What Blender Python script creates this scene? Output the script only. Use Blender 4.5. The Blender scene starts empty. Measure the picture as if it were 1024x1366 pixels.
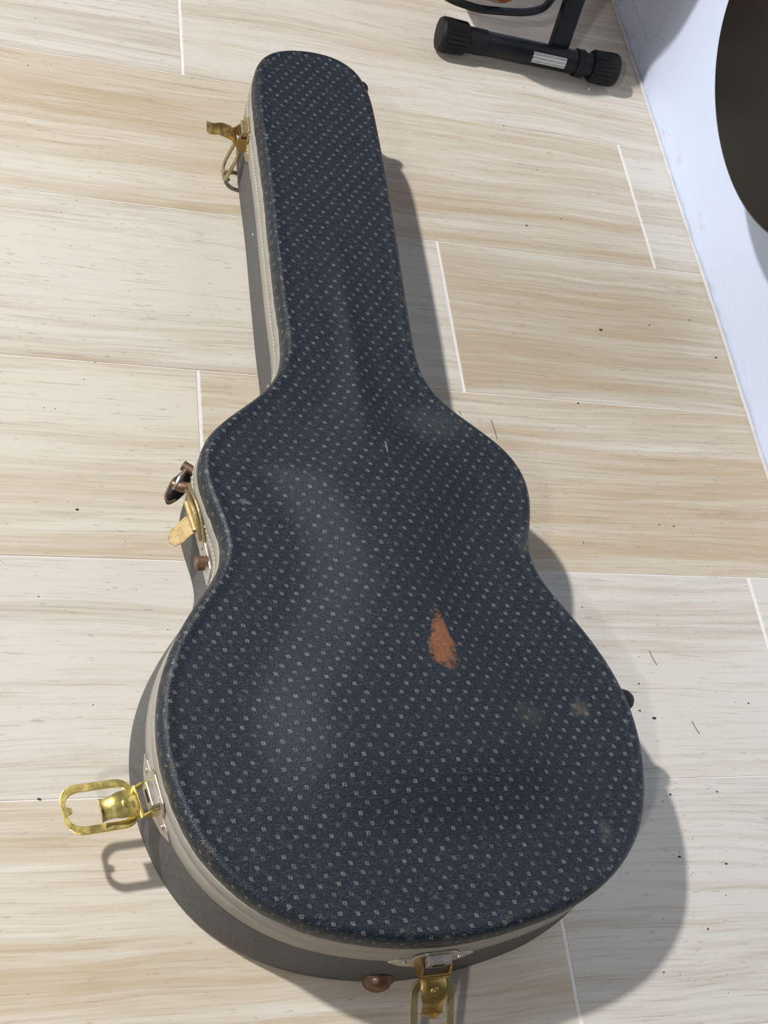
import bpy, bmesh, math, random
import numpy as np
from mathutils import Vector, Matrix, noise
from mathutils.geometry import delaunay_2d_cdt
random.seed(7)
SC = bpy.context.scene
COL = SC.collection

# ------------------------------------------------------------------ camera
FPX = 1540.0
CAM = np.array([0.6, -1.25992, 1.04186])
W = np.array([[0.9488859278448928, 0.04319229844336935, 0.3126498381466332],
              [0.11806563418696558, 0.8700974345163287, -0.47852999955293585],
              [-0.2927046326281268, 0.490983584046638, 0.8205236853587783]])
WW = np.diag([1, -1, -1]) @ W            # camera (x right, y down, z forward) -> world
cd = bpy.data.cameras.new('camera'); cam = bpy.data.objects.new('camera', cd); COL.objects.link(cam)
cd.sensor_fit = 'VERTICAL'; cd.sensor_height = 36.0; cd.lens = 36.0 * FPX / 1366.0
cd.clip_start = 0.02; cd.clip_end = 50
m = Matrix.Identity(4)
for i in range(3):
    m[i][0] = WW[i, 0]; m[i][1] = -WW[i, 1]; m[i][2] = -WW[i, 2]; m[i][3] = CAM[i]
cam.matrix_world = m
SC.camera = cam

ORG = Vector((0.93, -0.60, 0.0))            # base of the guitar case

def at(px, py, z=0.0):
    """point at height z seen at a pixel of the photograph"""
    d = WW @ np.array([(px - 512) / FPX, (py - 683) / FPX, 1.0])
    p = CAM + d * ((z - CAM[2]) / d[2])
    return Vector((p[0], p[1], z))

# ------------------------------------------------------------------ world, lights, exposure
wd = bpy.data.worlds.new('world'); SC.world = wd; wd.use_nodes = True
wd.node_tree.nodes['Background'].inputs[0].default_value = (1.0, 0.95, 0.91, 1)
wd.node_tree.nodes['Background'].inputs[1].default_value = 0.045

def lamp(name, loc, target, energy, size, color):
    l = bpy.data.lights.new(name, 'AREA'); l.shape = 'DISK'; l.size = size; l.energy = energy; l.color = color
    o = bpy.data.objects.new(name, l); COL.objects.link(o); o.location = loc
    o.rotation_euler = (Vector(target) - Vector(loc)).to_track_quat('-Z', 'Y').to_euler()
    return o
lamp('ceiling_lamp_left', (-0.87, 0.25, 2.6), (1.0, -0.6, 0), 110, 0.12, (1.0, 0.975, 0.94))
wl = lamp('window_daylight', (-2.3, 0.1, 1.35), (1.5, 0.0, 0.2), 32, 1.0, (0.86, 0.92, 1.0)); wl.data.shape = 'RECTANGLE'; wl.data.size = 2.0; wl.data.size_y = 1.3
sl = bpy.data.lights.new('downlight', 'SPOT'); sl.energy = 54; sl.color = (1.0, 0.98, 0.96); sl.shadow_soft_size = .055
sl.spot_size = math.radians(37); sl.spot_blend = .75
so_ = bpy.data.objects.new('downlight', sl); COL.objects.link(so_); so_.location = (-0.3, -1.9, 1.9)
so_.rotation_euler = (Vector((1.08, -1.25, 0)) - so_.location).to_track_quat('-Z', 'Y').to_euler()
s2 = bpy.data.lights.new('corner_fill_spot', 'SPOT'); s2.energy = 85; s2.color = (.93, .96, 1.0); s2.shadow_soft_size = .07  # added fill spot, brightens the shaded wall and floor around the stand
s2.spot_size = math.radians(21); s2.spot_blend = 1.0
so_ = bpy.data.objects.new('corner_fill_spot', s2); COL.objects.link(so_); so_.location = (-0.35, -1.95, 1.9)
so_.rotation_euler = (Vector((1.55, .28, .12)) - so_.location).to_track_quat('-Z', 'Y').to_euler()
SC.view_settings.view_transform = 'Standard'
SC.view_settings.look = 'None'
SC.view_settings.exposure = 0.0
SC.view_settings.gamma = 1.0
SC.view_settings.use_curve_mapping = False

# ------------------------------------------------------------------ helpers
def mesh_obj(name, verts, faces, mat, parent=None, smooth=False, uv=None, loc=None):
    me = bpy.data.meshes.new(name); me.from_pydata([tuple(v) for v in verts], [], faces); me.update()
    if uv is not None:
        lay = me.uv_layers.new(name='UVMap')
        for lp in me.loops: lay.data[lp.index].uv = uv[lp.vertex_index]
    if smooth: me.polygons.foreach_set('use_smooth', [True] * len(me.polygons))
    if mat: me.materials.append(mat)
    o = bpy.data.objects.new(name, me); COL.objects.link(o)
    if parent: o.parent = parent
    if loc is not None: o.location = loc
    return o

class MB:
    def __init__(s): s.v = []; s.f = []
    def add(s, vs, fs):
        n = len(s.v); s.v += [tuple(v) for v in vs]; s.f += [tuple(i + n for i in f) for f in fs]
    def box(s, c, size, M=None):
        x, y, z = (k / 2 for k in size)
        vs = [Vector((a * x, b * y, d * z)) for a in (-1, 1) for b in (-1, 1) for d in (-1, 1)]
        vs = [(M @ v if M else v) + Vector(c) for v in vs]
        s.add(vs, [(0, 1, 3, 2), (4, 6, 7, 5), (0, 4, 5, 1), (2, 3, 7, 6), (0, 2, 6, 4), (1, 5, 7, 3)])
    def tube(s, pts, r, n=12, caps=True):
        pts = [Vector(p) for p in pts]; rs = r if isinstance(r, (list, tuple)) else [r] * len(pts)
        k = len(s.v); up = None
        for i, p in enumerate(pts):
            d = (pts[min(i + 1, len(pts) - 1)] - pts[max(i - 1, 0)]).normalized()
            if up is None: up = d.orthogonal().normalized()
            a = (up - d * up.dot(d)).normalized(); up = a; b = d.cross(a)
            for j in range(n):
                t = 2 * math.pi * j / n
                s.v.append(tuple(p + (a * math.cos(t) + b * math.sin(t)) * rs[i]))
        for i in range(len(pts) - 1):
            for j in range(n):
                s.f.append((k + i * n + j, k + i * n + (j + 1) % n, k + (i + 1) * n + (j + 1) % n, k + (i + 1) * n + j))
        if caps:
            s.f.append(tuple(k + j for j in range(n))[::-1]); s.f.append(tuple(k + (len(pts) - 1) * n + j for j in range(n)))
    def prism(s, poly, h0, h1, fn):
        n = len(poly); vs = [fn(a, b, h0) for a, b in poly] + [fn(a, b, h1) for a, b in poly]
        s.add(vs, [tuple(range(n))[::-1], tuple(range(n, 2 * n))] + [(i, (i + 1) % n, n + (i + 1) % n, n + i) for i in range(n)])
    def band(s, outer, inner, h0, h1, fn):
        n = len(outer)
        vs = [fn(a, b, h) for h in (h0, h1) for L in (outer, inner) for a, b in L]
        f = []
        for i in range(n):
            j = (i + 1) % n
            f += [(2 * n + i, 2 * n + j, 3 * n + j, 3 * n + i), (i, n + i, n + j, j), (i, j, 2 * n + j, 2 * n + i), (n + i, 3 * n + i, 3 * n + j, n + j)]
        s.add(vs, f)
    def build(s, name, mat, parent=None, smooth=False, bevel=0, loc=None):
        o = mesh_obj(name, s.v, s.f, mat, parent, smooth, loc=loc)
        bm = bmesh.new(); bm.from_mesh(o.data); bmesh.ops.recalc_face_normals(bm, faces=bm.faces)
        if smooth:
            for e in bm.edges:
                if len(e.link_faces) == 2 and e.calc_face_angle(0) > 0.7: e.smooth = False
        bm.to_mesh(o.data); bm.free()
        if bevel:
            b = o.modifiers.new('bevel', 'BEVEL'); b.width = bevel; b.segments = 2; b.limit_method = 'ANGLE'
        return o

def tag(o, label=None, cat=None, group=None, kind=None):
    if label: o['label'] = label
    if cat: o['category'] = cat
    if group: o['group'] = group
    if kind: o['kind'] = kind
    return o
def empty(name, loc, label, cat, group=None):
    o = bpy.data.objects.new(name, None); COL.objects.link(o); o.location = loc; o.empty_display_size = .05
    return tag(o, label, cat, group)

class NT:
    """tiny shader-node builder"""
    def __init__(s, name):
        s.m = bpy.data.materials.new(name); s.m.use_nodes = True; s.t = s.m.node_tree
        s.b = s.t.nodes['Principled BSDF']
    def n(s, typ, **kw):
        x = s.t.nodes.new(typ)
        for k, v in kw.items(): setattr(x, k, v)
        return x
    def link(s, a, b): s.t.links.new(a, b)
    def put(s, sock, v):
        if hasattr(v, 'is_linked') or isinstance(v, bpy.types.NodeSocket): s.link(v, sock)
        else: sock.default_value = v
    def math(s, op, a, b=0.0, c=0.0, clamp=False):
        x = s.n('ShaderNodeMath', operation=op, use_clamp=clamp)
        s.put(x.inputs[0], a); s.put(x.inputs[1], b); s.put(x.inputs[2], c); return x.outputs[0]
    def vmath(s, op, a, b=(0, 0, 0)):
        x = s.n('ShaderNodeVectorMath', operation=op); s.put(x.inputs[0], a); s.put(x.inputs[1], b); return x.outputs[0]
    def smooth(s, v, a, b, c=0.0, d=1.0):
        x = s.n('ShaderNodeMapRange', interpolation_type='SMOOTHSTEP'); s.put(x.inputs[0], v)
        for i, k in enumerate((a, b, c, d)): s.put(x.inputs[1 + i], k)
        return x.outputs[0]
    def noise(s, vec, scale, detail=3, rough=.5, dist=0):
        x = s.n('ShaderNodeTexNoise'); s.put(x.inputs['Vector'], vec); x.inputs['Scale'].default_value = scale
        x.inputs['Detail'].default_value = detail; x.inputs['Roughness'].default_value = rough; x.inputs['Distortion'].default_value = dist
        return x.outputs[0]
    def mix(s, f, a, b, mode='MIX'):
        x = s.n('ShaderNodeMix', data_type='RGBA', blend_type=mode, clamp_factor=True)
        s.put(x.inputs[0], f)
        for sock, v in ((x.inputs[6], a), (x.inputs[7], b)):
            s.put(sock, v if isinstance(v, bpy.types.NodeSocket) else (*v[:3], 1))
        return x.outputs[2]
    def bump(s, h, strength=.3, dist=.001):
        x = s.n('ShaderNodeBump'); x.inputs['Strength'].default_value = strength; x.inputs['Distance'].default_value = dist
        s.put(x.inputs['Height'], h); s.link(x.outputs[0], s.b.inputs['Normal'])
    def coord(s, which='Object'): return s.n('ShaderNodeTexCoord').outputs[which]
    def scale(s, v, k): return s.vmath('MULTIPLY', v, k)
    def set(s, **kw):
        for k, v in kw.items(): s.put(s.b.inputs[k.replace('_', ' ')], v if not (isinstance(v, tuple) and len(v) == 3) else (*v, 1))
        return s.m

def simple(name, col, rough=.5, metal=0., var=.15, scale=40, bump=.0, bscale=400, bdist=.0005):
    s = NT(name); v = s.coord()
    nz = s.noise(v, scale, 4, .6)
    c = s.mix(nz, tuple(k * (1 - var) for k in col), tuple(min(1, k * (1 + var)) for k in col))
    if bump: s.bump(s.noise(v, bscale, 3), bump, bdist)
    return s.set(Base_Color=c, Roughness=rough, Metallic=metal)

# ------------------------------------------------------------------ materials
def tile_material():
    s = NT('wood_look_tile'); oi = s.n('ShaderNodeObjectInfo'); v = s.coord()
    sep = s.n('ShaderNodeSeparateColor'); s.link(oi.outputs['Color'], sep.inputs[0])
    bias, grey, seed = sep.outputs[0], sep.outputs[1], sep.outputs[2]
    off = s.n('ShaderNodeCombineXYZ'); s.put(off.inputs[0], s.math('MULTIPLY', seed, 37.)); s.put(off.inputs[1], s.math('MULTIPLY', seed, 91.)); s.put(off.inputs[2], s.math('MULTIPLY', seed, 53.))
    p = s.vmath('ADD', v, off.outputs[0])
    # gently wandering grain
    wob = s.noise(s.scale(p, (3.0, 5.0, 1)), 1.0, 2, .5)
    wv = s.n('ShaderNodeCombineXYZ'); s.put(wv.inputs[1], s.math('MULTIPLY', s.math('SUBTRACT', wob, .5), .032))
    q = s.vmath('ADD', p, wv.outputs[0])
    broad = s.noise(s.scale(q, (1.0, 16, 1)), 1.0, 4, .6)
    streak = s.noise(s.scale(q, (3.6, 95, 1)), 1.0, 4, .65)
    fine = s.noise(s.scale(q, (11, 380, 1)), 1.0, 4, .7)
    speck = s.noise(s.scale(p, (60, 260, 1)), 1.0, 2, .6)
    f = s.math('ADD', s.math('MULTIPLY', s.math('SUBTRACT', broad, .5), 2.5), s.math('MULTIPLY', s.math('SUBTRACT', streak, .5), 1.5))
    f = s.math('ADD', f, s.math('MULTIPLY', s.math('SUBTRACT', fine, .5), 1.1))
    f = s.math('ADD', f, bias, clamp=True)
    pale = s.mix(grey, (.67, .62, .53), (.63, .605, .56))
    tan = s.mix(grey, (.51, .40, .265), (.42, .365, .28))
    c = s.mix(f, pale, tan)
    # cathedral grain lines here and there
    ring = s.n('ShaderNodeTexWave', wave_type='BANDS', bands_direction='Y', wave_profile='SIN')
    s.put(ring.inputs['Vector'], s.scale(q, (.55, 6, 1))); ring.inputs['Scale'].default_value = 3.2
    ring.inputs['Distortion'].default_value = 9.; ring.inputs['Detail'].default_value = 3; ring.inputs['Detail Scale'].default_value = .7
    rr = s.math('MULTIPLY', s.smooth(ring.outputs['Fac'], .78, 1.0), s.smooth(s.noise(s.scale(p, (2.2, 7, 1)), 1.0, 2), .45, .68))
    c = s.mix(s.math('MULTIPLY', rr, .22), c, (.36, .30, .22))
    dk = s.smooth(fine, .54, .74)
    c = s.mix(s.math('MULTIPLY', dk, .6), c, (.38, .32, .25))
    wh = s.smooth(streak, .40, .22)
    c = s.mix(s.math('MULTIPLY', wh, .28), c, (.77, .74, .68))
    c = s.mix(s.math('MULTIPLY', s.smooth(speck, .62, .76), .4), c, (.25, .2, .15))
    # a few knots
    vo = s.n('ShaderNodeTexVoronoi', feature='F1'); s.put(vo.inputs['Vector'], s.scale(q, (3.0, 9, 0))); vo.inputs['Scale'].default_value = 1.0
    kn = s.math('MULTIPLY', s.smooth(vo.outputs['Distance'], .16, .02), s.smooth(s.noise(s.scale(p, (40, 120, 1)), 1., 2), .35, .6))
    c = s.mix(s.math('MULTIPLY', kn, .35), c, (.33, .24, .15))
    s.bump(s.math('ADD', fine, s.math('MULTIPLY', streak, .6)), .25, .0005)
    return s.set(Base_Color=c, Roughness=.48, Specular_IOR_Level=.4)

def cover_material(name, lighter):
    s = NT(name); uvm = s.coord('UV'); g = s.n('ShaderNodeTexCoord').outputs['Object']
    sx = s.n('ShaderNodeSeparateXYZ'); s.link(uvm, sx.inputs[0]); u0, v0 = sx.outputs[0], sx.outputs[1]
    # slight waviness of the print
    wob = s.noise(s.scale(uvm, (1, 1, 0)), 22, 2, .5)
    A, RH = .0152, .0078
    v = s.math('ADD', s.math('DIVIDE', v0, RH), s.math('MULTIPLY', s.math('SUBTRACT', wob, .5), .55))
    row = s.math('FLOOR', v); fv = s.math('SUBTRACT', s.math('SUBTRACT', v, row), .5)
    u = s.math('ADD', s.math('DIVIDE', u0, A), s.math('MULTIPLY', row, .63))
    cell = s.math('FLOOR', u); fu = s.math('SUBTRACT', s.math('SUBTRACT', u, cell), .5)
    wn = s.n('ShaderNodeTexWhiteNoise', noise_dimensions='2D'); cb = s.n('ShaderNodeCombineXYZ'); s.put(cb.inputs[0], row); s.put(cb.inputs[1], cell); s.link(cb.outputs[0], wn.inputs['Vector'])
    wc = s.n('ShaderNodeSeparateColor'); s.link(wn.outputs['Color'], wc.inputs[0])
    x = s.math('ADD', s.math('MULTIPLY', fu, A * 1000), s.math('MULTIPLY', s.math('SUBTRACT', wc.outputs[0], .5), 2.4))   # mm
    y = s.math('ADD', s.math('MULTIPLY', fv, RH * 1000), s.math('MULTIPLY', s.math('SUBTRACT', wc.outputs[1], .5), 1.1))
    xs = s.math('ADD', x, s.math('MULTIPLY', y, .25))
    ax = s.math('ABSOLUTE', xs)
    bar = s.math('MULTIPLY', s.smooth(s.math('ABSOLUTE', s.math('SUBTRACT', ax, .95)), .70, .35), s.smooth(s.math('ABSOLUTE', y), 1.85, 1.35))
    foot = s.math('MULTIPLY', s.smooth(ax, 1.9, 1.4), s.smooth(s.math('ABSOLUTE', s.math('ADD', y, s.math('MULTIPLY', s.math('SIGN', xs), .9))), .65, .3))
    mark = s.math('MAXIMUM', bar, s.math('MULTIPLY', foot, .8))
    grain = s.noise(s.scale(g, (1, 1, 1)), 520, 3, .6)
    weave = s.noise(s.scale(g, (1.0, 3.0, 1)), 320, 2, .5)
    blot = s.noise(g, 11, 3, .55)
    mark = s.math('MULTIPLY', mark, s.smooth(grain, .28, .55, .35, 1.0))
    mark = s.math('MULTIPLY', mark, s.smooth(wc.outputs[2], 0, 1, .45, 1.0))
    if lighter:  # lighter, browner cover tone with fainter print for the base sides
        c = s.mix(blot, (.085, .083, .085), (.115, .110, .108)); c = s.mix(s.smooth(weave, .5, .75, 0, .35), c, (.15, .145, .14)); mk = (.19, .185, .18); mark = s.math('MULTIPLY', mark, .6)
    else:
        c = s.mix(blot, (.006, .010, .018), (.010, .016, .025)); c = s.mix(s.smooth(weave, .46, .72, 0, .75), c, (.040, .053, .070))
        c = s.mix(s.smooth(grain, .50, .32, 0, .75), c, (.006, .008, .012)); mk = (.155, .17, .175)
    c = s.mix(mark, c, mk)
    if not lighter:
        # patches where the cover is rubbed through or soiled: (x, y, half-width, half-height, colour, threshold softness, strength)
        def patch(c, cx, cy, rx, ry, col, cut, strength, taper=0.0, ns=300):
            sp = s.n('ShaderNodeSeparateXYZ'); s.link(g, sp.inputs[0])
            yy = s.math('DIVIDE', s.math('SUBTRACT', sp.outputs[1], cy), ry)
            wdt = s.math('MULTIPLY', s.math('SUBTRACT', 1.0, s.math('MULTIPLY', yy, taper)), rx)
            wdt = s.math('MAXIMUM', wdt, rx * .15)
            xx = s.math('DIVIDE', s.math('SUBTRACT', sp.outputs[0], cx), wdt)
            r2 = s.math('ADD', s.math('MULTIPLY', xx, xx), s.math('MULTIPLY', yy, yy))
            n1 = s.noise(g, ns, 3, .6); n2 = s.noise(g, 90, 2, .5)
            d = s.math('ADD', s.math('ADD', r2, s.math('MULTIPLY', s.math('SUBTRACT', n1, .5), 1.6)), s.math('MULTIPLY', s.math('SUBTRACT', n2, .5), 1.3))
            msk = s.math('MULTIPLY', s.smooth(d, 1.0, cut), strength)
            inside = s.smooth(r2, 1.9, 1.2)
            return s.mix(s.math('MULTIPLY', msk, inside), c, col)
        p = at(586, 856, .135) - ORG
        rust = s.mix(s.noise(g, 420, 3, .6), (.05, .02, .011), (.38, .15, .065))
        c = patch(c, p.x, p.y, .0135, .031, rust, .35, .92, .50)
        for px, py, rx, ry, col, cut, st in ((703, 955, .022, .016, (.10, .095, .065), -.9, .5), (777, 943, .012, .011, (.16, .14, .08), -.7, .6), (812, 1108, .010, .015, (.12, .11, .095), -.8, .5),
                                             (712, 722, .018, .02, (.10, .10, .08), -.3, .5), (580, 560, .05, .03, (.08, .085, .08), -.6, .4)):
            p = at(px, py, .13) - ORG; c = patch(c, p.x, p.y, rx, ry, col, cut, st)
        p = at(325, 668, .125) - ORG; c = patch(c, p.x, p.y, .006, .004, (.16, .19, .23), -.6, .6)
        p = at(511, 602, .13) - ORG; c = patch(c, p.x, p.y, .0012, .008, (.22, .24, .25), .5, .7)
        # scuffed flecks on the rim
        at_ = s.n('ShaderNodeAttribute', attribute_name='rim')
        fl = s.math('MULTIPLY', s.smooth(s.noise(g, 130, 4, .7), .62, .70), at_.outputs['Fac'])
        c = s.mix(s.math('MULTIPLY', fl, .55), c, (.30, .31, .33))
        brn = s.math('MULTIPLY', s.smooth(s.noise(s.scale(g, (1, 1, 2)), 60, 4, .7), .55, .66), at_.outputs['Fac'])
        c = s.mix(s.math('MULTIPLY', brn, .35), c, (.11, .085, .06))
    hgt = s.math('ADD', s.math('MULTIPLY', grain, .8), s.math('MULTIPLY', weave, .7))
    s.bump(hgt, .8, .0008)
    rgh = s.math('SUBTRACT', .60, s.math('MULTIPLY', s.n('ShaderNodeAttribute', attribute_name='rim').outputs['Fac'], .22)) if not lighter else .6
    return s.set(Base_Color=c, Roughness=rgh, Specular_IOR_Level=.36 if not lighter else .35)

def wall_material():
    s = NT('white_wall_paint'); g = s.coord()
    b = s.noise(g, 3.5, 4, .55); f = s.noise(g, 45, 5, .65)
    c = s.mix(b, (.62, .70, .88), (.68, .765, .93))
    sp = s.n('ShaderNodeSeparateXYZ'); s.link(g, sp.inputs[0])
    low = s.smooth(sp.outputs[2], .06, .0)
    dirt = s.math('MULTIPLY', s.smooth(s.noise(s.scale(g, (1, 2, 4)), 14, 5, .7), .5, .72), low)
    c = s.mix(s.math('MULTIPLY', dirt, .45), c, (.40, .37, .34))
    sc = s.n('ShaderNodeTexVoronoi', feature='DISTANCE_TO_EDGE'); s.put(sc.inputs['Vector'], s.vmath('ADD', s.scale(g, (5, 9, 6)), s.scale(s.n('ShaderNodeTexNoise').outputs['Color'], (.5, .5, .5)))); sc.inputs['Scale'].default_value = 1.6
    ck = s.math('MULTIPLY', s.smooth(sc.outputs['Distance'], .012, .003), s.smooth(sp.outputs[1], .12, .25))
    c = s.mix(s.math('MULTIPLY', ck, .35), c, (.45, .46, .52))
    s.bump(s.math('ADD', s.math('MULTIPLY', f, .5), s.math('SUBTRACT', b, s.math('MULTIPLY', ck, 1.2))), .35, .006)
    return s.set(Base_Color=c, Roughness=.55)

def trim_material():
    s = NT('grey_edge_binding'); uvm = s.coord('UV'); g = s.coord()
    st = s.noise(s.scale(uvm, (14, 420, 1)), 1.0, 4, .65); b = s.noise(g, 26, 4, .6); sp = s.noise(g, 350, 2, .5)
    c = s.mix(st, (.275, .255, .22), (.43, .405, .36)); c = s.mix(s.smooth(b, .52, .7, 0, .6), c, (.29, .26, .21))
    c = s.mix(s.smooth(sp, .66, .74, 0, .5), c, (.12, .09, .06))
    s.bump(s.math('ADD', st, sp), .3, .0006)
    return s.set(Base_Color=c, Roughness=.6)

def metal_material(name, a, b, rough, scale=90, tarn=(.10, .06, .03), amt=.4):
    s = NT(name); g = s.coord(); n1 = s.noise(g, scale, 4, .65); n2 = s.noise(g, scale * 4, 3, .6)
    c = s.mix(n1, a, b); t = s.smooth(n2, .52, .72, 0, amt); c = s.mix(t, c, tarn)
    s.bump(n2, .2, .0004)
    return s.set(Base_Color=c, Metallic=.9, Roughness=s.smooth(n1, .3, .7, rough, min(1, rough + .2)))

M_tile = tile_material(); M_cover = cover_material('diamond_print_cover', False); M_side = cover_material('lighter_side_cover', True)
M_wall = wall_material(); M_trim = trim_material()
M_grout = simple('white_grout', (.80, .765, .75), .85, var=.06, scale=60, bump=.4)
M_gold = metal_material('yellow_brass', (.95, .80, .30), (.70, .55, .18), .22)
M_dbrass = metal_material('dark_brass', (.62, .45, .16), (.36, .23, .08), .25)
M_nickel = metal_material('worn_nickel', (.66, .62, .56), (.42, .38, .34), .34, tarn=(.25, .17, .10))
M_olive = metal_material('aged_brass_plate', (.56, .47, .27), (.38, .30, .16), .42)
M_flap = metal_material('dull_brass_flap', (.62, .47, .25), (.48, .35, .16), .5)
M_copper = metal_material('copper_brown_stud', (.33, .21, .14), (.17, .11, .08), .42)
M_leather = simple('black_leather', (.018, .017, .017), .45, var=.4, scale=120, bump=.4)
M_wornl = simple('worn_brown_leather', (.16, .095, .065), .7, var=.6, scale=160, bump=.6)
M_thread = simple('cream_thread', (.62, .58, .46), .8, var=.2)
M_black = simple('black_powder_coat', (.006, .007, .009), .42, var=.25, scale=60, bump=.2)
M_rubber = simple('black_rubber', (.007, .007, .008), .60, var=.25, scale=60, bump=.2)
M_inner = simple('dark_case_gap', (.01, .01, .01), .9)
M_guitar = simple('dark_guitar_gloss', (.008, .007, .006), .30, var=.2, scale=8)
M_brown = simple('brown_guitar_finish', (.30, .09, .025), .2, var=.4, scale=14)
M_fret = simple('dark_fretboard', (.03, .02, .015), .5)
M_slot = simple('dark_slot', (.004, .004, .004), .8)
for m_ in (M_black, M_rubber, M_guitar, M_leather): m_.node_tree.nodes['Principled BSDF'].inputs['Specular IOR Level'].default_value = .3
def label_material():
    s = NT('printed_sticker'); g = s.coord('UV')
    n = s.noise(s.scale(g, (55, 9, 1)), 1.0, 2, .6); v = s.math('FRACT', s.math('MULTIPLY', s.n('ShaderNodeSeparateXYZ').outputs[1], 1))
    sp = s.n('ShaderNodeSeparateXYZ'); s.link(g, sp.inputs[0])
    line = s.smooth(s.math('ABSOLUTE', s.math('SUBTRACT', s.math('FRACT', s.math('MULTIPLY', sp.outputs[1], 3)), .5)), .34, .26)
    c = s.mix(s.math('MULTIPLY', line, s.smooth(n, .45, .55)), (.62, .62, .60), (.10, .10, .10))
    return s.set(Base_Color=c, Roughness=.5)
M_label = label_material()

# ------------------------------------------------------------------ floor and tiles
WX = 1.523
fb = MB(); fb.box(((-1.0 + 1.62) / 2, -.35, -.0257), (2.62, 3.6, .05)); floor = fb.build('floor', M_grout); tag(floor, kind='structure')
PITCH = .24; LEN = .972
X0 = [1.205 * 1.2, .934 * 1.2, .666 * 1.2]
looks = {  # (row, index along the row) -> streak bias, greyness
    (-1, 0): (.10, .75), (-1, 1): (.22, .45), (0, 0): (.48, .25), (0, 1): (.15, .6), (1, 0): (.08, .45), (1, 1): (.62, .35),
    (2, 0): (.22, .12), (2, 1): (.62, .15), (3, 0): (.02, .75), (3, 1): (.05, .7), (4, 0): (.42, .2), (4, 1): (.12, .9), (-2, 1): (.5, .3), (-1, -1): (.3, .5)}
tile_meshes = {}
def tile_mesh(lx):
    k = round(lx, 3)
    if k in tile_meshes: return tile_meshes[k]
    hx, hy = lx / 2, (PITCH - .0009) / 2; b = .0006; vs = []
    for z, e in ((-.007, 0), (-b, 0), (0, b)):
        vs += [(-hx + e, -hy + e, z), (hx - e, -hy + e, z), (hx - e, hy - e, z), (-hx + e, hy - e, z)]
    fs = [(3, 2, 1, 0), (8, 9, 10, 11)]
    for r in (0, 4):
        for i in range(4): j = (i + 1) % 4; fs.append((r + i, r + j, r + 4 + j, r + 4 + i))
    me = bpy.data.meshes.new('tile'); me.from_pydata(vs, [], fs); me.materials.append(M_tile); tile_meshes[k] = me
    return me
rr = random.Random(5)
for r in range(-5, 8):
    xj = X0[r % 3]
    for i in range(-3, 2):
        a, b = xj + (i - 1) * LEN + .0018, xj + i * LEN - .0018
        if i == 1: pass
        a = max(a, -.98); b = min(b, WX)
        if b - a < .02: continue
        o = bpy.data.objects.new('tile', tile_mesh(b - a)); COL.objects.link(o); o.parent = floor
        o.location = ((a + b) / 2, -PITCH * (r + .5), -.0001 * rr.random())
        bs, gr = looks.get((r, i), (rr.uniform(.05, .5), rr.uniform(.1, .7)))
        o.color = (bs, gr, rr.random(), 1)

# ------------------------------------------------------------------ wall
ny, nz = 130, 70; vs = []; fs = []
for j in range(nz + 1):
    for i in range(ny + 1):
        y = -1.3 + 2.5 * i / ny; z = 1.5 * (j / nz) ** 1.6
        d = noise.noise(Vector((y * 3.1, z * 3.0, 1.7))) * .004 + noise.noise(Vector((y * 14, z * 12, 5.))) * .0016
        if z < .02: d += noise.noise(Vector((y * 40, 0, 3.))) * .0012
        vs.append((1.525 - d, y, z))
for j in range(nz):
    for i in range(ny):
        a = j * (ny + 1) + i; fs.append((a, a + ny + 1, a + ny + 2, a + 1))
n0 = len(vs); vs += [(1.60, -1.3, 0), (1.60, 1.2, 0), (1.60, 1.2, 1.5), (1.60, -1.3, 1.5)]
fs += [(n0, n0 + 1, n0 + 2, n0 + 3), (0, ny) + (n0 + 1, n0), tuple([nz * (ny + 1), n0 + 3, n0 + 2, nz * (ny + 1) + ny])]
tag(mesh_obj('wall_right', vs, fs, M_wall, smooth=False), kind='structure')
bd = MB(); pts = []
for i in range(160):
    y = -1.29 + 2.48 * i / 159; pts.append((1.5215 + noise.noise(Vector((y * 3.1, 0, 1.7))) * -.003, y, .0008 + .0012 * noise.noise(Vector((y * 30, 2, 0)))))
bd.tube(pts, [.0032 + .0016 * noise.noise(Vector((p[1] * 25, 7, 0))) for p in pts], 6)
tag(bd.build('trim_1', simple('wall_foot_filler', (.60, .59, .60), .8, var=.2, bump=.5), smooth=True), kind='structure')

# ------------------------------------------------------------------ guitar case outline
RIDGE = [(345,95),(350,150),(356,190),(362,230),(368,290),(375,350),(380,400),(388,440),(390,468),(389,488),(381,503),(366,519),(350,528),(317,549),(296,565),(281,579),(271,595),(268,610),(272,622),(275,637),(286,663),(299,688),(309,708),(316,728),(317,742),(312,753),(302,764),(289,781),(271,804),(256,827),(243,850),(231,877),(223,903),(219,936),(219,965),(221,985),(225,1010),(231,1036),(246,1076),(263,1110),(286,1146),(310,1169),(346,1196),(393,1221),(442,1237),(497,1245),(554,1251),(600,1248),(647,1240),(694,1226),(741,1210),(773,1197),(808,1170),(829,1148),(849,1115),(858,1085),(861,1055),(861,1022),(858,989),(851,959),(840,932),(824,899),(806,871),(775,831),(745,797),(720,772),(706,750),(701,732),(703,711),(709,680),(710,652),(705,631),(692,612),(674,595),(652,578),(622,558),(604,547),(586,532),(566,512),(557,489),(549,436),(539,376),(531,320),(526,292),(516,233),(508,190),(498,139),(493,119),(487,103),(475,88),(462,79),(445,71),(419,66),(394,63),(374,62),(358,65),(349,74)]
HT = .125
raw = np.array([at(x, y, HT)[:2] for x, y in RIDGE])
def resample(P, n):
    Q = np.vstack([P, P[:1]]); d = np.r_[0, np.cumsum(np.linalg.norm(np.diff(Q, axis=0), axis=1))]
    t = np.linspace(0, d[-1], n, endpoint=False)
    return np.c_[np.interp(t, d, Q[:, 0]), np.interp(t, d, Q[:, 1])]
N = 480
P = resample(raw, N)
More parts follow.
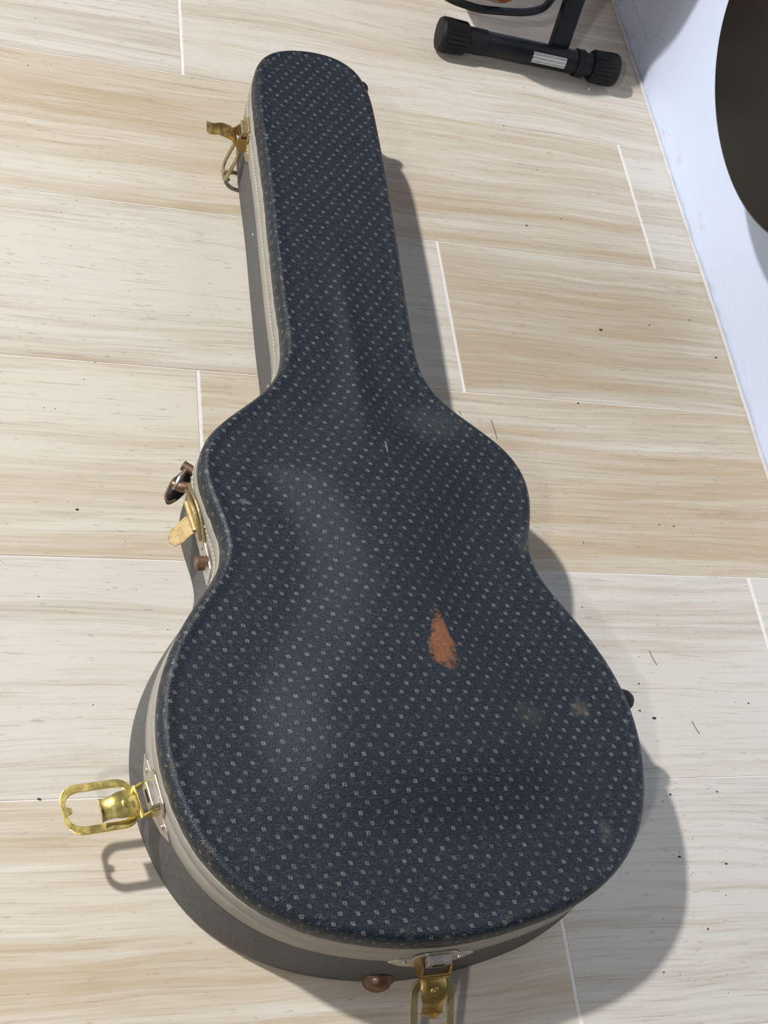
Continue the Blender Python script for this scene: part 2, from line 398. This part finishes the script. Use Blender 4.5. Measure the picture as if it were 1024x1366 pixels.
ker = np.exp(-np.arange(-9, 10) ** 2 / (2 * 3.2 ** 2)); ker /= ker.sum()
def smooth_closed(a): return sum(k * np.roll(a, s, axis=0) for k, s in zip(ker, range(-9, 10)))
P = smooth_closed(P); P = resample(P, N)
def normals(P):
    t = np.roll(P, -2, 0) - np.roll(P, 2, 0); t /= np.linalg.norm(t, axis=1)[:, None]
    return np.c_[t[:, 1], -t[:, 0]]
NR = normals(P)
# where the far side's rounded edge (not the crest) was the visible outline, step inwards by its overhang
away = np.array([.55, .83]); k = np.clip(NR @ away, 0, 1)[:, None]
P = P - NR * .0045 * np.minimum(k * 2, 1); P = resample(smooth_closed(P), N); NR = smooth_closed(normals(P)); NR /= np.linalg.norm(NR, axis=1)[:, None]
ARC = np.r_[0, np.cumsum(np.linalg.norm(np.diff(np.vstack([P, P[:1]]), axis=0), axis=1))]; PER = ARC[-1]
def sstep(a, b, x): t = np.clip((x - a) / (b - a), 0, 1); return t * t * (3 - 2 * t)
FL = .011 * sstep(-.60, -.85, P[:, 1])             # the body flares a little towards the floor
def side_off(z):                                     # outward distance of the base wall from the crest line, per outline point
    return .0062 + FL * sstep(.10, .0, z)

def loc3(x, y, z): return (x - ORG.x, y - ORG.y, z)
def ring(off, z):
    off = np.broadcast_to(off, (N,)); z = np.broadcast_to(z, (N,)); Q = P + NR * off[:, None]
    return [loc3(Q[i, 0], Q[i, 1], z[i]) for i in range(N)]
def at_arc(s):
    s = s % PER; f = np.interp(s, ARC, np.arange(N + 1)); i = int(f) % N; j = (i + 1) % N; w = f - int(f)
    n = NR[i] * (1 - w) + NR[j] * w; n /= np.linalg.norm(n)
    return P[i] * (1 - w) + P[j] * w, n, FL[i]
def side_pt(s, out, z):                              # follows the wall of the case
    p, n, fl = at_arc(s); q = p + n * (out + .0062 + fl * float(sstep(.10, .0, z))); return Vector(loc3(q[0], q[1], z))
def arc_near(x, y):
    return ARC[int(np.argmin((P[:, 0] - x) ** 2 + (P[:, 1] - y) ** 2))]

case = empty('guitar_case', ORG, 'large dark blue-grey guitar case with small printed flecks lying closed on the tiled floor', 'guitar case')

# ---- lid: arched top plus rounded edge and short side
def lid():
    inner = P - NR * .009
    xs = np.arange(P[:, 0].min(), P[:, 0].max(), .0055); ys = np.arange(P[:, 1].min(), P[:, 1].max(), .0055)
    G = np.array([(x + (.0027 if j % 2 else 0), y) for j, y in enumerate(ys) for x in xs])
    D = np.full(len(G), 9.); ins = np.zeros(len(G), bool)
    A, B = P, np.roll(P, -1, 0)
    for a, b in zip(A, B):
        D = np.minimum(D, np.hypot(G[:, 0] - a[0], G[:, 1] - a[1]))
        c = ((a[1] > G[:, 1]) != (b[1] > G[:, 1]))
        with np.errstate(divide='ignore', invalid='ignore'):
            xi = a[0] + (G[:, 1] - a[1]) / (b[1] - a[1] if b[1] != a[1] else 1e-9) * (b[0] - a[0])
        ins ^= c & (G[:, 0] < xi)
    keep = ins & (D > .0125); G = G[keep]; D = D[keep]
    foot = .042 + .022 * sstep(-.62, -.85, G[:, 1]); wid = .068 + .012 * sstep(-.62, -.85, G[:, 1])
    h = .0155 * sstep(0, 1, (D - foot) / wid) + .004 * sstep(foot, foot + .12, D)
    h *= sstep(-.34, -.50, G[:, 1])
    zz = HT - .0012 + h
    co = [Vector(p) for p in inner] + [Vector(p) for p in G]
    edges = [(i, (i + 1) % N) for i in range(N)]
    vo, _, fo, ov, _, _ = delaunay_2d_cdt(co, edges, [], 1, 1e-6)
    verts = []; 
    for v, src in zip(vo, ov):
        i = src[0] if src else 0
        z = HT - .0012 if i < N else zz[i - N]
        verts.append(loc3(v.x, v.y, z))
    uv = [(v[0], v[1]) for v in verts]; rim = [0.0] * len(verts)
    idx = {}
    for k2, src in enumerate(ov):
        for q in src:
            if q < N: idx[q] = k2
    prev = [idx[i] for i in range(N)]
    faces = [tuple(f) for f in fo]
    rag = np.array([.0032 * noise.noise(Vector((ARC[i] * 70, 3.3, 0))) + .0026 * noise.noise(Vector((ARC[i] * 260, 9, 0))) for i in range(N)])
    torn = np.array([sstep(.016, .004, abs(ARC[i] - arc_tear)) for i in range(N)]) * .006
    specs = [(-.0065, HT - .0006, .2), (-.003, HT + .0003, .9), (0, HT, 1), (.0028, HT - .0016, 1), (.0050, HT - .0045, .8), (.0064, HT - .009, .5), (.0066, HT - .014, .5), (.0066, .1035 + rag + torn, .9), (.0046, .1035 + rag + torn, .3)]
    acc = 0; last = (-.009, HT)
    for off, z, rm in specs:
        zz_ = float(np.mean(z)); acc += math.hypot(off - last[0], zz_ - last[1]); last = (off, zz_)
        R = ring(off, z); base = len(verts); verts += R; rim += [rm] * N
        topish = zz_ > HT - .003
        uv += [(R[i][0], R[i][1]) if topish else (R[i][0] * .3 + ARC[i], zz_ * 1.0 + .3) for i in range(N)]
        cur = list(range(base, base + N))
        for i in range(N): j = (i + 1) % N; faces.append((prev[i], cur[i], cur[j], prev[j]))
        prev = cur
    o = mesh_obj('lid', verts, faces, M_cover, case, True, uv)
    bm = bmesh.new(); bm.from_mesh(o.data); bmesh.ops.recalc_face_normals(bm, faces=bm.faces); bm.to_mesh(o.data); bm.free()
    at_ = o.data.attributes.new('rim', 'FLOAT', 'POINT'); at_.data.foreach_set('value', rim)
    o['label'] = 'arched lid with fleck print and a rubbed rust-brown patch'
p_ = at(832, 1145, .12); arc_tear = arc_near(p_.x, p_.y)
lid()

def strip(name, mat, specs, closed_bottom=False, smooth=True):
    verts = []; faces = []; uv = []
    for k_, (off, z) in enumerate(specs):
        R = ring(off, z); verts += R; zm = float(np.mean(z)); uv += [(ARC[i], zm if k_ < len(specs) else 0) for i in range(N)]
        if k_:
            for i in range(N): j = (i + 1) % N; faces.append(((k_ - 1) * N + i, k_ * N + i, k_ * N + j, (k_ - 1) * N + j))
    if closed_bottom: faces.append(tuple(range((len(specs) - 1) * N, len(specs) * N)))
    o = mesh_obj(name, verts, faces, mat, case, smooth, uv)
    bm = bmesh.new(); bm.from_mesh(o.data); bmesh.ops.recalc_face_normals(bm, faces=bm.faces); bm.to_mesh(o.data); bm.free()
    return o
so = side_off
strip('base_shell', M_side, [(-.004, .106), (so(.106) - .0012, .106), (so(.08), .08), (so(.06), .06), (so(.04), .04), (so(.02), .02), (so(.005), .005), (so(0) - .0015, .0012), (so(0) - .005, 0)], True)
rg = lambda k_: np.array([.0010 * noise.noise(Vector((ARC[i] * 45, k_, 0))) for i in range(N)])
strip('edge_binding', M_trim, [(so(.10) - .0015, .1036), (so(.10) + .0002, .1036), (so(.10) + .0011, .1022), (so(.09) + .0014, .0875), (so(.09) + .0006, .0862), (so(.09) + .0014, .0848), (so(.07) + .0014, .0672 + rg(4)), (so(.07) + .0004, .066 + rg(4)), (so(.07) - .0015, .066 + rg(4))])
mb = MB(); s_end = arc_near(*at(300, 770, .1)[:2]); s_ = .01
while s_ < s_end:
    jz = .0007 * noise.noise(Vector((s_ * 50, 0, 0)))
    a = side_pt(s_, .0016, .0862 + .002 + jz); b = side_pt(s_ + .0034, .0016, .0862 + .002 + jz)
    mb.tube([a, (a + b) / 2 + (b - a).cross(Vector((0, 0, 1))).normalized() * .0004, b], .00055, 5); s_ += .0052
tag(mb.build('stitching', M_thread, case), kind='stuff')

# ---- latches
def rrect(w, l, r, n=5):
    out = []
    for cx, cy, a0 in ((w / 2 - r, l - r, 0), (-w / 2 + r, l - r, 90), (-w / 2 + r, r, 180), (w / 2 - r, r, 270)):
        for k_ in range(n + 1):
            t = math.radians(a0 + 90 * k_ / n); out.append((cx + r * math.cos(t), cy + r * math.sin(t)))
    return out
def latch(s0, z0, lever_deg, loop_deg, m_plate, m_lever, m_loop, label, w=.043, ll=.072, skew=0.0, lev=.048):
    def wall(a, b, h): return side_pt(s0 + a, h, z0 + b)
    mb = MB()
    mb.prism([(-.038, -.002), (-.026, -.0105), (-.008, -.016), (.008, -.016), (.026, -.0105), (.038, -.002), (.03, .004), (.012, .008), (-.012, .008), (-.03, .004)], .0008, .0026, wall)
    root = mb.build('latch', m_plate, case, bevel=.0004); root['label'] = label
    mb = MB(); mb.prism([(-.020, .002), (.016, .002), (.019, .014), (.012, .023), (-.012, .023), (-.020, .014)], .0016, .0034, wall)
    mb.prism([(-.010, .004), (.010, .004), (.010, .018), (-.010, .018)], .003, .0105, wall)
    k2 = mb.build('catch_plate', M_nickel if m_plate is not M_olive else M_olive, root, bevel=.0008)
    mb = MB(); mb.prism([(-.005, .010), (.005, .010), (.005, .0145), (-.005, .0145)], .0100, .0108, wall)
    mb.build('slot', M_slot, root)
    for a in (-.024, .024):
        mb = MB(); c = wall(a, -.002, .0026); n3 = (wall(a, -.002, .01) - c).normalized(); mb.tube([c - n3 * .001, c + n3 * .0008, c + n3 * .0014], [.0026, .0024, .0012], 10); mb.build('rivet', M_nickel, root, smooth=True)
    # straight hinge frame
    o = wall(0, 0, 0); n3 = (wall(0, 0, .01) - o).normalized(); t3 = (wall(.005, 0, 0) - wall(-.005, 0, 0)); t3.z = 0; t3.normalize(); up = Vector((0, 0, 1))
    def frame(deg, sk=0.):
        c, s = math.cos(math.radians(deg)), math.sin(math.radians(deg)); d = n3 * c + up * s; q = up * c - n3 * s
        h0 = o + n3 * .006
        return lambda a, b, h: h0 + t3 * (a + sk * b) + d * b + q * h
    mb = MB()
    for sg in (-1, 1):
        F = frame(0); mb.prism([(-.006, -.011), (.006, -.007), (.010, .001), (.004, .009), (-.006, .009)], sg * .0128 - .0008, sg * .0128 + .0008, lambda a, b, h: F(h, a, b))
    F = frame(0); mb.tube([F(-.014, .009, 0), F(.014, .009, 0)], .0022, 10)
    mb.build('hinge_bracket', m_lever, root, smooth=True)
    # lever: bent, spoon-ended sheet
    F = frame(lever_deg); prof = [(.008, .0), (.016, .0045), (.026, .005), (.032, .004), (.037, .0012), (.042, .0005), (lev * .96, .002), (lev, .006)]
    half = [.0115, .0115, .0112, .0095, .0090, .0100, .0080, .0028]
    vs = []; n = 7
    for lay in (0, 1):
        for (b, h), w2 in zip(prof, half):
            for k_ in range(n):
                a = -1 + 2 * k_ / (n - 1); vs.append(F(a * w2, b, h - .0022 * abs(a) ** 3 - lay * .0014))
    fs = []; m_ = len(prof) * n
    for i in range(len(prof) - 1):
        for k_ in range(n - 1):
            q = i * n + k_; fs += [(q, q + 1, q + n + 1, q + n), (m_ + q, m_ + q + n, m_ + q + n + 1, m_ + q + 1)]
        fs += [(i * n, (i + 1) * n, m_ + (i + 1) * n, m_ + i * n), (i * n + n - 1, m_ + i * n + n - 1, m_ + (i + 1) * n + n - 1, (i + 1) * n + n - 1)]
    for i in (0, len(prof) - 1):
        for k_ in range(n - 1): q = i * n + k_; fs.append((q, m_ + q, m_ + q + 1, q + 1))
    mb = MB(); mb.add(vs, fs)
    c = F(0, .021, .0046); mb.tube([c, F(0, .021, .0054), F(0, .021, .0060)], [.0042, .0040, .0028], 14); mb.tube([F(0, .021, .0059), F(0, .021, .0066)], [.0016, .0012], 8)
    lv = mb.build('lever', m_lever, root, smooth=True)
    # wire loop: flat band, rounded rectangle
    F2 = frame(loop_deg, skew); mb = MB()
    outer = rrect(w, ll, .014); inner = [(a * (1 - .0070 * 2 / w), .0040 + (b) * (1 - .0080 / ll)) for a, b in outer]
    mb.band([(a, b + .010) for a, b in outer], [(a, b + .010) for a, b in inner], -.0022, .0002, F2)
    mb.prism([(-.004, ll + .0065), (-.0025, ll + .002), (.0025, ll + .002), (.004, ll + .0065)], -.0020, .0001, F2)
    lp = mb.build('loop', m_loop, root, bevel=.0006)
    return root
q = at(203, 1066, .078); s1 = arc_near(q.x, q.y)
latch(s1, .070, 10, -2, M_nickel, M_gold, M_gold, 'open brass latch on the lower left curve, loop sticking straight out', skew=-.13, ll=.060, lev=.043)
q = at(573, 1271, .072); s2 = arc_near(q.x, q.y)
latch(s2, .070, -28, -30, M_nickel, M_dbrass, M_olive, 'open tarnished latch at the wide bottom end', w=.040, ll=.078, lev=.043)
q = at(325, 182, .07); s3 = arc_near(q.x, q.y)
latch(s3, .068, 14, -78, M_olive, M_dbrass, M_olive, 'open brass latch near the narrow end, loop hanging down', w=.036, ll=.055)

# ---- central lock at the waist
q = at(262, 690, .07); s4 = arc_near(q.x, q.y)
def wall4(a, b, h): return side_pt(s4 + a, h, .070 + b)
mb = MB()
mb.prism([(-.030, -.012), (.030, -.012), (.062, -.010), (.078, -.001), (.062, .008), (.030, .008), (-.030, .010)], .0010, .0034, wall4)
lock = mb.build('lock', M_nickel, case, bevel=.0005); lock['label'] = 'centre lock with long pointed hasp and brown stud'
arc_o = [(-.034 + .068 * k_ / 12, .006 + .020 * math.sin(math.pi * k_ / 12)) for k_ in range(13)]
mb = MB(); mb.prism([(-.034, .002)] + arc_o + [(.034, .002)], .002, .0045, wall4)
mb.prism([(a * .82, .004 + (b - .004) * .72) for a, b in arc_o], .004, .0075, wall4)
mb.build('keeper_plate', M_olive, lock, bevel=.0008)
mb = MB(); vs = []
o4 = wall4(.0, 0, .004); n4 = (wall4(0, 0, .01) - wall4(0, 0, 0)).normalized(); t4 = (wall4(.006, 0, 0) - wall4(-.006, 0, 0)).normalized()
def F4(a, b, h): return o4 + t4 * a + n4 * b + Vector((0, 0, h))
mb.prism([(-.002, 0), (.016, 0), (.0175, .007), (.020, .013), (.019, .019), (.013, .0225), (.006, .0225), (.001, .019), (-.001, .012), (-.0035, .006)], .000, .0018, lambda a, b, h: F4(a, b, h + .004 - b * 1.0))
mb.tube([F4(-.016, .002, .006), F4(.016, .002, .006)], .0028, 10)
mb.build('hasp_flap', M_flap, lock, smooth=True)
mb = MB(); c = wall4(.050, -.001, .003); n5 = (wall4(.05, 0, .01) - wall4(.05, 0, 0)).normalized()
mb.tube([c, c + n5 * .002, c + n5 * .0025, c + n5 * .010, c + n5 * .0115], [.0095, .0095, .0070, .0070, .0055], 16)
mb.build('lock_stud', M_copper, lock, smooth=True)
mb = MB(); c = wall4(.033, -.001, .0032); mb.tube([c, c + n5 * .0012], [.0022, .0014], 8); mb.build('keyhole_rivet', M_slot, lock)

# ---- handle on the upper left curve
def L(px, py, z): v = at(px, py, z); return Vector(loc3(*v))
hroot_b = MB()
rim_pts = [L(250, 629, .060), L(240, 632, .058), L(231, 641, .055), L(225, 652, .052), L(221, 662, .050), L(224, 669, .048), L(232, 667, .049), L(242, 660, .052), L(251, 650, .056), L(254, 640, .059)]
cen = sum(rim_pts, Vector()) / len(rim_pts)
def catmull(pts, closed, k_=5):
    out = []; n = len(pts)
    for i in range(n if closed else n - 1):
        p0, p1, p2, p3 = (pts[(i + d) % n] if closed else pts[min(max(i + d, 0), n - 1)] for d in (-1, 0, 1, 2))
        for j in range(k_):
            t = j / k_; out.append(.5 * ((2 * p1) + (p2 - p0) * t + (2 * p0 - 5 * p1 + 4 * p2 - p3) * t * t + (3 * p1 - p0 - 3 * p2 + p3) * t ** 3))
    if not closed: out.append(pts[-1])
    return out
rp = catmull(rim_pts, True, 4); n = len(rp); up = Vector((0, 0, 1))
vs = [cen + up * .006] + [cen + (p - cen) * .6 + up * .0055 for p in rp] + [p + up * .002 for p in rp] + [p - up * .006 for p in rp] + [cen - up * .008]
fs = [(0, 1 + i, 1 + (i + 1) % n) for i in range(n)]
for k_ in (0, 1):
    fs += [(1 + k_ * n + i, 1 + (k_ + 1) * n + i, 1 + (k_ + 1) * n + (i + 1) % n, 1 + k_ * n + (i + 1) % n) for i in range(n)]
fs += [(1 + 2 * n + i, len(vs) - 1, 1 + 2 * n + (i + 1) % n) for i in range(n)]
hb = MB(); hb.add(vs, fs); handle = hb.build('handle', M_leather, case, smooth=True); handle['label'] = 'folded black leather carrying handle with worn brown edges'
mb = MB(); mb.tube([rp[i % n] for i in range(6, 26)], [.0008] + [.0017 + .0009 * noise.noise(Vector((i, 0, 3))) for i in range(18)] + [.0015], 8); mb.build('worn_edge', M_wornl, handle, smooth=True)
mb = MB(); mb.tube([L(262, 632, .064), L(254, 627, .064), L(244, 621, .064), L(243.3, 620.6, .064)], [.0052, .0052, .0054, .004], 12)
mb.build('handle_post', M_copper, handle, smooth=True)
mb = MB(); mb.tube([L(268, 654, .064), L(252, 651, .064), L(240, 649, .064), L(231, 646, .062), L(230, 645.7, .062)], [.0058, .0058, .0056, .005, .0035], 12)
mb.build('handle_post', M_copper, handle, smooth=True)
mb = MB(); a = [L(247, 627, .068), L(240, 636, .070), L(236, 645, .068), L(231, 652, .062)]; mb.tube(catmull(a, False), .0019, 8); mb.build('handle_ring', M_nickel, handle, smooth=True)

# ---- bumper studs and small nail heads
def stud(s, z, r, out, mat, label):
    c = side_pt(s, -.001, z); n3 = (side_pt(s, .01, z) - c).normalized(); mb = MB(); pr = [(0, 1.08), (.12, 1.08), (.16, 1.0), (.5, .92), (.75, .72), (.92, .42), (1, .1)]
    mb.tube([c + n3 * out * a for a, b in pr], [r * b for a, b in pr], 18); o = mb.build('bumper_stud', mat, case, smooth=True); o['label'] = label
q = at(495, 118, .1); stud(arc_near(q.x, q.y), .100, .0115, .019, M_rubber, 'black bumper stud by the narrow end')
q = at(838, 928, .1); stud(arc_near(q.x, q.y), .100, .0125, .021, M_rubber, 'dark bumper stud on the right curve')
q = at(500, 1290, .012); stud(arc_near(q.x, q.y), .016, .0135, .012, M_copper, 'copper-brown bumper stud at the wide end')
for px, py in ((339, 316), (352, 517), (249, 708)):
    mb = MB(); q = at(px, py, .04); s = arc_near(q.x, q.y); c = side_pt(s, 0, .045); n3 = (side_pt(s, .01, .045) - c).normalized(); mb.tube([c, c + n3 * .0008, c + n3 * .0014], [.0022, .0020, .001], 10); mb.build('nail_head', M_nickel, case, smooth=True)

# ------------------------------------------------------------------ floor stand at the top
base = Vector((1.31, .14, 0))
stand = empty('guitar_stand', base, 'black tubular floor stand with ribbed rubber feet beside the white wall', 'stand')
def S(v): return Vector(v) - base
A = Vector((1.182, .143, .027)); B = Vector((1.452, .132, .027)); ax = (B - A).normalized()
mb = MB(); mb.tube([S(A + ax * .02), S(B - ax * .01)], .0175, 24); foot = mb.build('foot_tube', M_black, stand, smooth=True)
mb = MB(); mb.tube([S(A + ax * .030), S(A + ax * .062)], .0186, 24); mb.build('collar', M_rubber, stand, smooth=True); mb = MB(); mb.tube([S(B - ax * .062), S(B - ax * .050)], .0200, 24); mb.build('collar', M_rubber, stand, smooth=True)
def cap(c, d, name='end_cap'):
    mb = MB(); n = 24; e1 = d.orthogonal().normalized(); e2 = d.cross(e1); secs = [(0, .021), (.003, .0235), (.022, .0240), (.028, .0245), (.038, .0245), (.042, .0225), (.043, .002)]; vs = []
    for a, r in secs:
        for j in range(2 * n):
            rr_ = r - (.0022 if (j % 2 and .001 < a < .03) else 0); t = math.pi * j / n; vs.append(S(c) + d * a + (e1 * math.cos(t) + e2 * math.sin(t)) * rr_)
    m2 = 2 * n; fs = [tuple(range(m2))[::-1], tuple(range((len(secs) - 1) * m2, len(secs) * m2))]
    for i in range(len(secs) - 1):
        for j in range(m2): fs.append((i * m2 + j, i * m2 + (j + 1) % m2, (i + 1) * m2 + (j + 1) % m2, (i + 1) * m2 + j))
    mb.add(vs, fs); return mb.build(name, M_rubber, stand)
cap(A + ax * .032, -ax); cap(B - ax * .036, ax)
# sticker on the tube
dl = []; c0 = S(A + ax * .134); c1 = S(A + ax * .188); v1 = Vector((0, -1, 0)); uvs = []
for c, uu in ((c0, 0), (c1, 1)):
    for j in range(9):
        t = math.radians(-8 + 52 * j / 8); dl.append(c + (Vector((0, -1, 0)) * math.cos(t) + Vector((0, 0, 1)) * math.sin(t)) * .0178); uvs.append((uu, j / 8))
mesh_obj('sticker', dl, [(j, 9 + j, 10 + j, j + 1) for j in range(8)], M_label, stand, True, uvs)
# flat leg and the padded cradle loop it carries
mb = MB(); p0 = Vector((1.362, .150, .035)); p1 = Vector((1.372, .36, .60)); d = (p1 - p0).normalized(); M3 = d.to_track_quat('Z', 'X').to_matrix()
sx = Vector((1, 0, 0)); sy = d.cross(sx).normalized(); R3 = Matrix((sx, sy, d)).transposed()
mb.box(S((p0 + p1) / 2), (.030, .014, (p1 - p0).length), R3); mb.build('leg', M_black, stand, bevel=.002)
zc = .078
cr = [Vector((1.352, .205, .16)), at(742, -14, zc), at(734, 0, zc), at(723, 11, zc), at(701, 16, zc), at(670, 15, zc), at(641, 12, zc), at(620, 6, zc), at(600, -2, zc), at(580, -16, zc), at(566, -40, zc)]
mb = MB(); mb.tube([S(p) for p in catmull(cr, False, 6)], .0058, 12); mb.build('cradle', M_black, stand, smooth=True)

# ------------------------------------------------------------------ guitars
def guitar_outline(Lb, wl, wu, ww, n=80):
    pts = []
    for k_ in range(n + 1):
        t = .30 * (1 - math.cos(math.pi / 2 * k_ / 30)) if k_ < 30 else .30 + .70 * (k_ - 30) / (n - 30); y = t * Lb                              # t: 0 bottom, 1 neck joint
        a = wl * math.sqrt(max(0, 1 - ((t - .30) / .30) ** 2)) if t < .30 else None
        if a is None:
            if t < .62: a = wl + (ww - wl) * sstep(.30, .62, t)
            elif t < .82: a = ww + (wu - ww) * sstep(.62, .82, t)
            else: a = wu * math.sqrt(max(0, 1 - ((t - .82) / .185) ** 2))
        pts.append((float(a) / 2, y))
    pts[0] = (0.0, 0.0); return pts
def guitar(name, loc, label, cat, Lb, wl, wu, ww, th, mat, R):
    root = empty(name, loc, label, cat); half = guitar_outline(Lb, wl, wu, ww)
    poly = half + [(-a, b) for a, b in half[1:-1][::-1]]
    mb = MB(); fn = lambda a, b, h: R @ Vector((a, b, h)); mb.prism(poly, -th / 2, th / 2, fn)
    o = mb.build('body', mat, root, smooth=True, bevel=.003)
    mb = MB(); mb.prism([(-.028, Lb - .06), (.028, Lb - .06), (.022, Lb + .36), (-.022, Lb + .36)], th / 2 - .004, th / 2 + .010, fn)
    mb.build('neck', M_fret, root, bevel=.003)
    mb = MB(); mb.prism([(-.022, Lb + .36), (.022, Lb + .36), (.036, Lb + .40), (.032, Lb + .54), (-.032, Lb + .54), (-.036, Lb + .40)], th / 2 - .010, th / 2 + .004, fn)
    mb.build('headstock', mat, root, bevel=.002)
    return root
# on the wall: face towards the room (-X), hanging upright
R = Matrix(((0, 0, -1), (1, 0, 0), (0, 1, 0)))
g1 = guitar('acoustic_guitar', (1.473, -.272, .207), 'dark glossy guitar hanging on the white wall, its rounded lower body in view', 'guitar', .50, .425, .30, .26, .098, M_guitar, R)
# in the stand: leaning back
rt = math.radians(7); yv = Vector((math.sin(rt), 0, math.cos(rt))); zv = Vector((-math.cos(rt), 0, math.sin(rt))); R = Matrix((Vector((0, 1, 0)), yv, zv)).transposed()
g2 = guitar('electric_guitar', (1.222, .282, .046), 'orange-brown guitar resting in the black floor stand at the top edge', 'guitar', .44, .35, .27, .23, .046, M_brown, R)

# ------------------------------------------------------------------ crumbs of dirt and paint on the tiles
def crumbs(name, label, spots, mat):
    mb = MB()
    for px, py, r in spots:
        p = at(px, py, 0); q = random.random() * 6; vs = []
        for k_ in range(6):
            t = q + k_ * math.pi / 3; e = r * (.6 + .6 * random.random()); vs.append((p.x + e * math.cos(t), p.y + e * .7 * math.sin(t), .0002))
        vs.append((p.x, p.y, .0002 + r * .7)); mb.add(vs, [(k_, (k_ + 1) % 6, 6) for k_ in range(6)] + [(5, 4, 3, 2, 1, 0)])
    tag(mb.build(name, mat), label, name.replace('_', ' ').split()[-1], kind='stuff')
rng = random.Random(3)
dirt = [(801, 440, .0034), (866, 434, .0018), (919, 427, .0015), (954, 477, .0024), (771, 538, .0022), (702, 301, .0022), (748, 292, .0013), (716, 227, .0013), (853, 948, .0016), (872, 958, .0026), (894, 1060, .0017), (956, 1056, .0018), (906, 1143, .0022), (968, 1152, .0018), (944, 1239, .0018), (898, 702, .0016), (879, 700, .0013), (778, 724, .0014), (776, 810, .0016), (852, 912, .0016), (998, 938, .0016), (52, 1066, .002), (671, 168, .0014), (103, 680, .0022), (885, 1297, .0012)]
dirt += [(rng.uniform(720, 1000), rng.uniform(560, 1000), rng.uniform(.0004, .0008)) for _ in range(40)] + [(rng.uniform(880, 1020), rng.uniform(1050, 1360), rng.uniform(.0004, .0009)) for _ in range(20)] + [(rng.uniform(0, 300), rng.uniform(20, 1000), rng.uniform(.0005, .001)) for _ in range(35)]
crumbs('dirt_crumbs', 'dark crumbs of dirt scattered over the tiles', dirt, simple('dark_dirt', (.07, .05, .035), .9))
chips = [(785, 119, .0028), (813, 249, .0022), (795, 224, .0026), (776, 104, .0016), (683, 124, .0018), (697, 142, .0018), (924, 435, .0018), (680, 177, .0016), (836, 117, .0018), (560, 120, .0012), (815, 100, .0012)]
crumbs('paint_chips', 'tiny white paint chips on the tiles near the wall', chips, simple('paint_flake', (.75, .75, .74), .7))
mb = MB()
for a, b, c in (((866, 868), (870, 877), (876, 887)), ((923, 962), (927, 970), (933, 979)), ((655, 560), (659, 572), (663, 586)), ((612, 548), (613, 549), (615, 553))):
    mb.tube([at(*a, .0006), at(*b, .0006), at(*c, .0006)], .0004, 5)
tag(mb.build('loose_hairs', simple('dark_hair', (.12, .09, .07), .8)), 'short loose hairs lying on the tiles', 'hairs', kind='stuff')
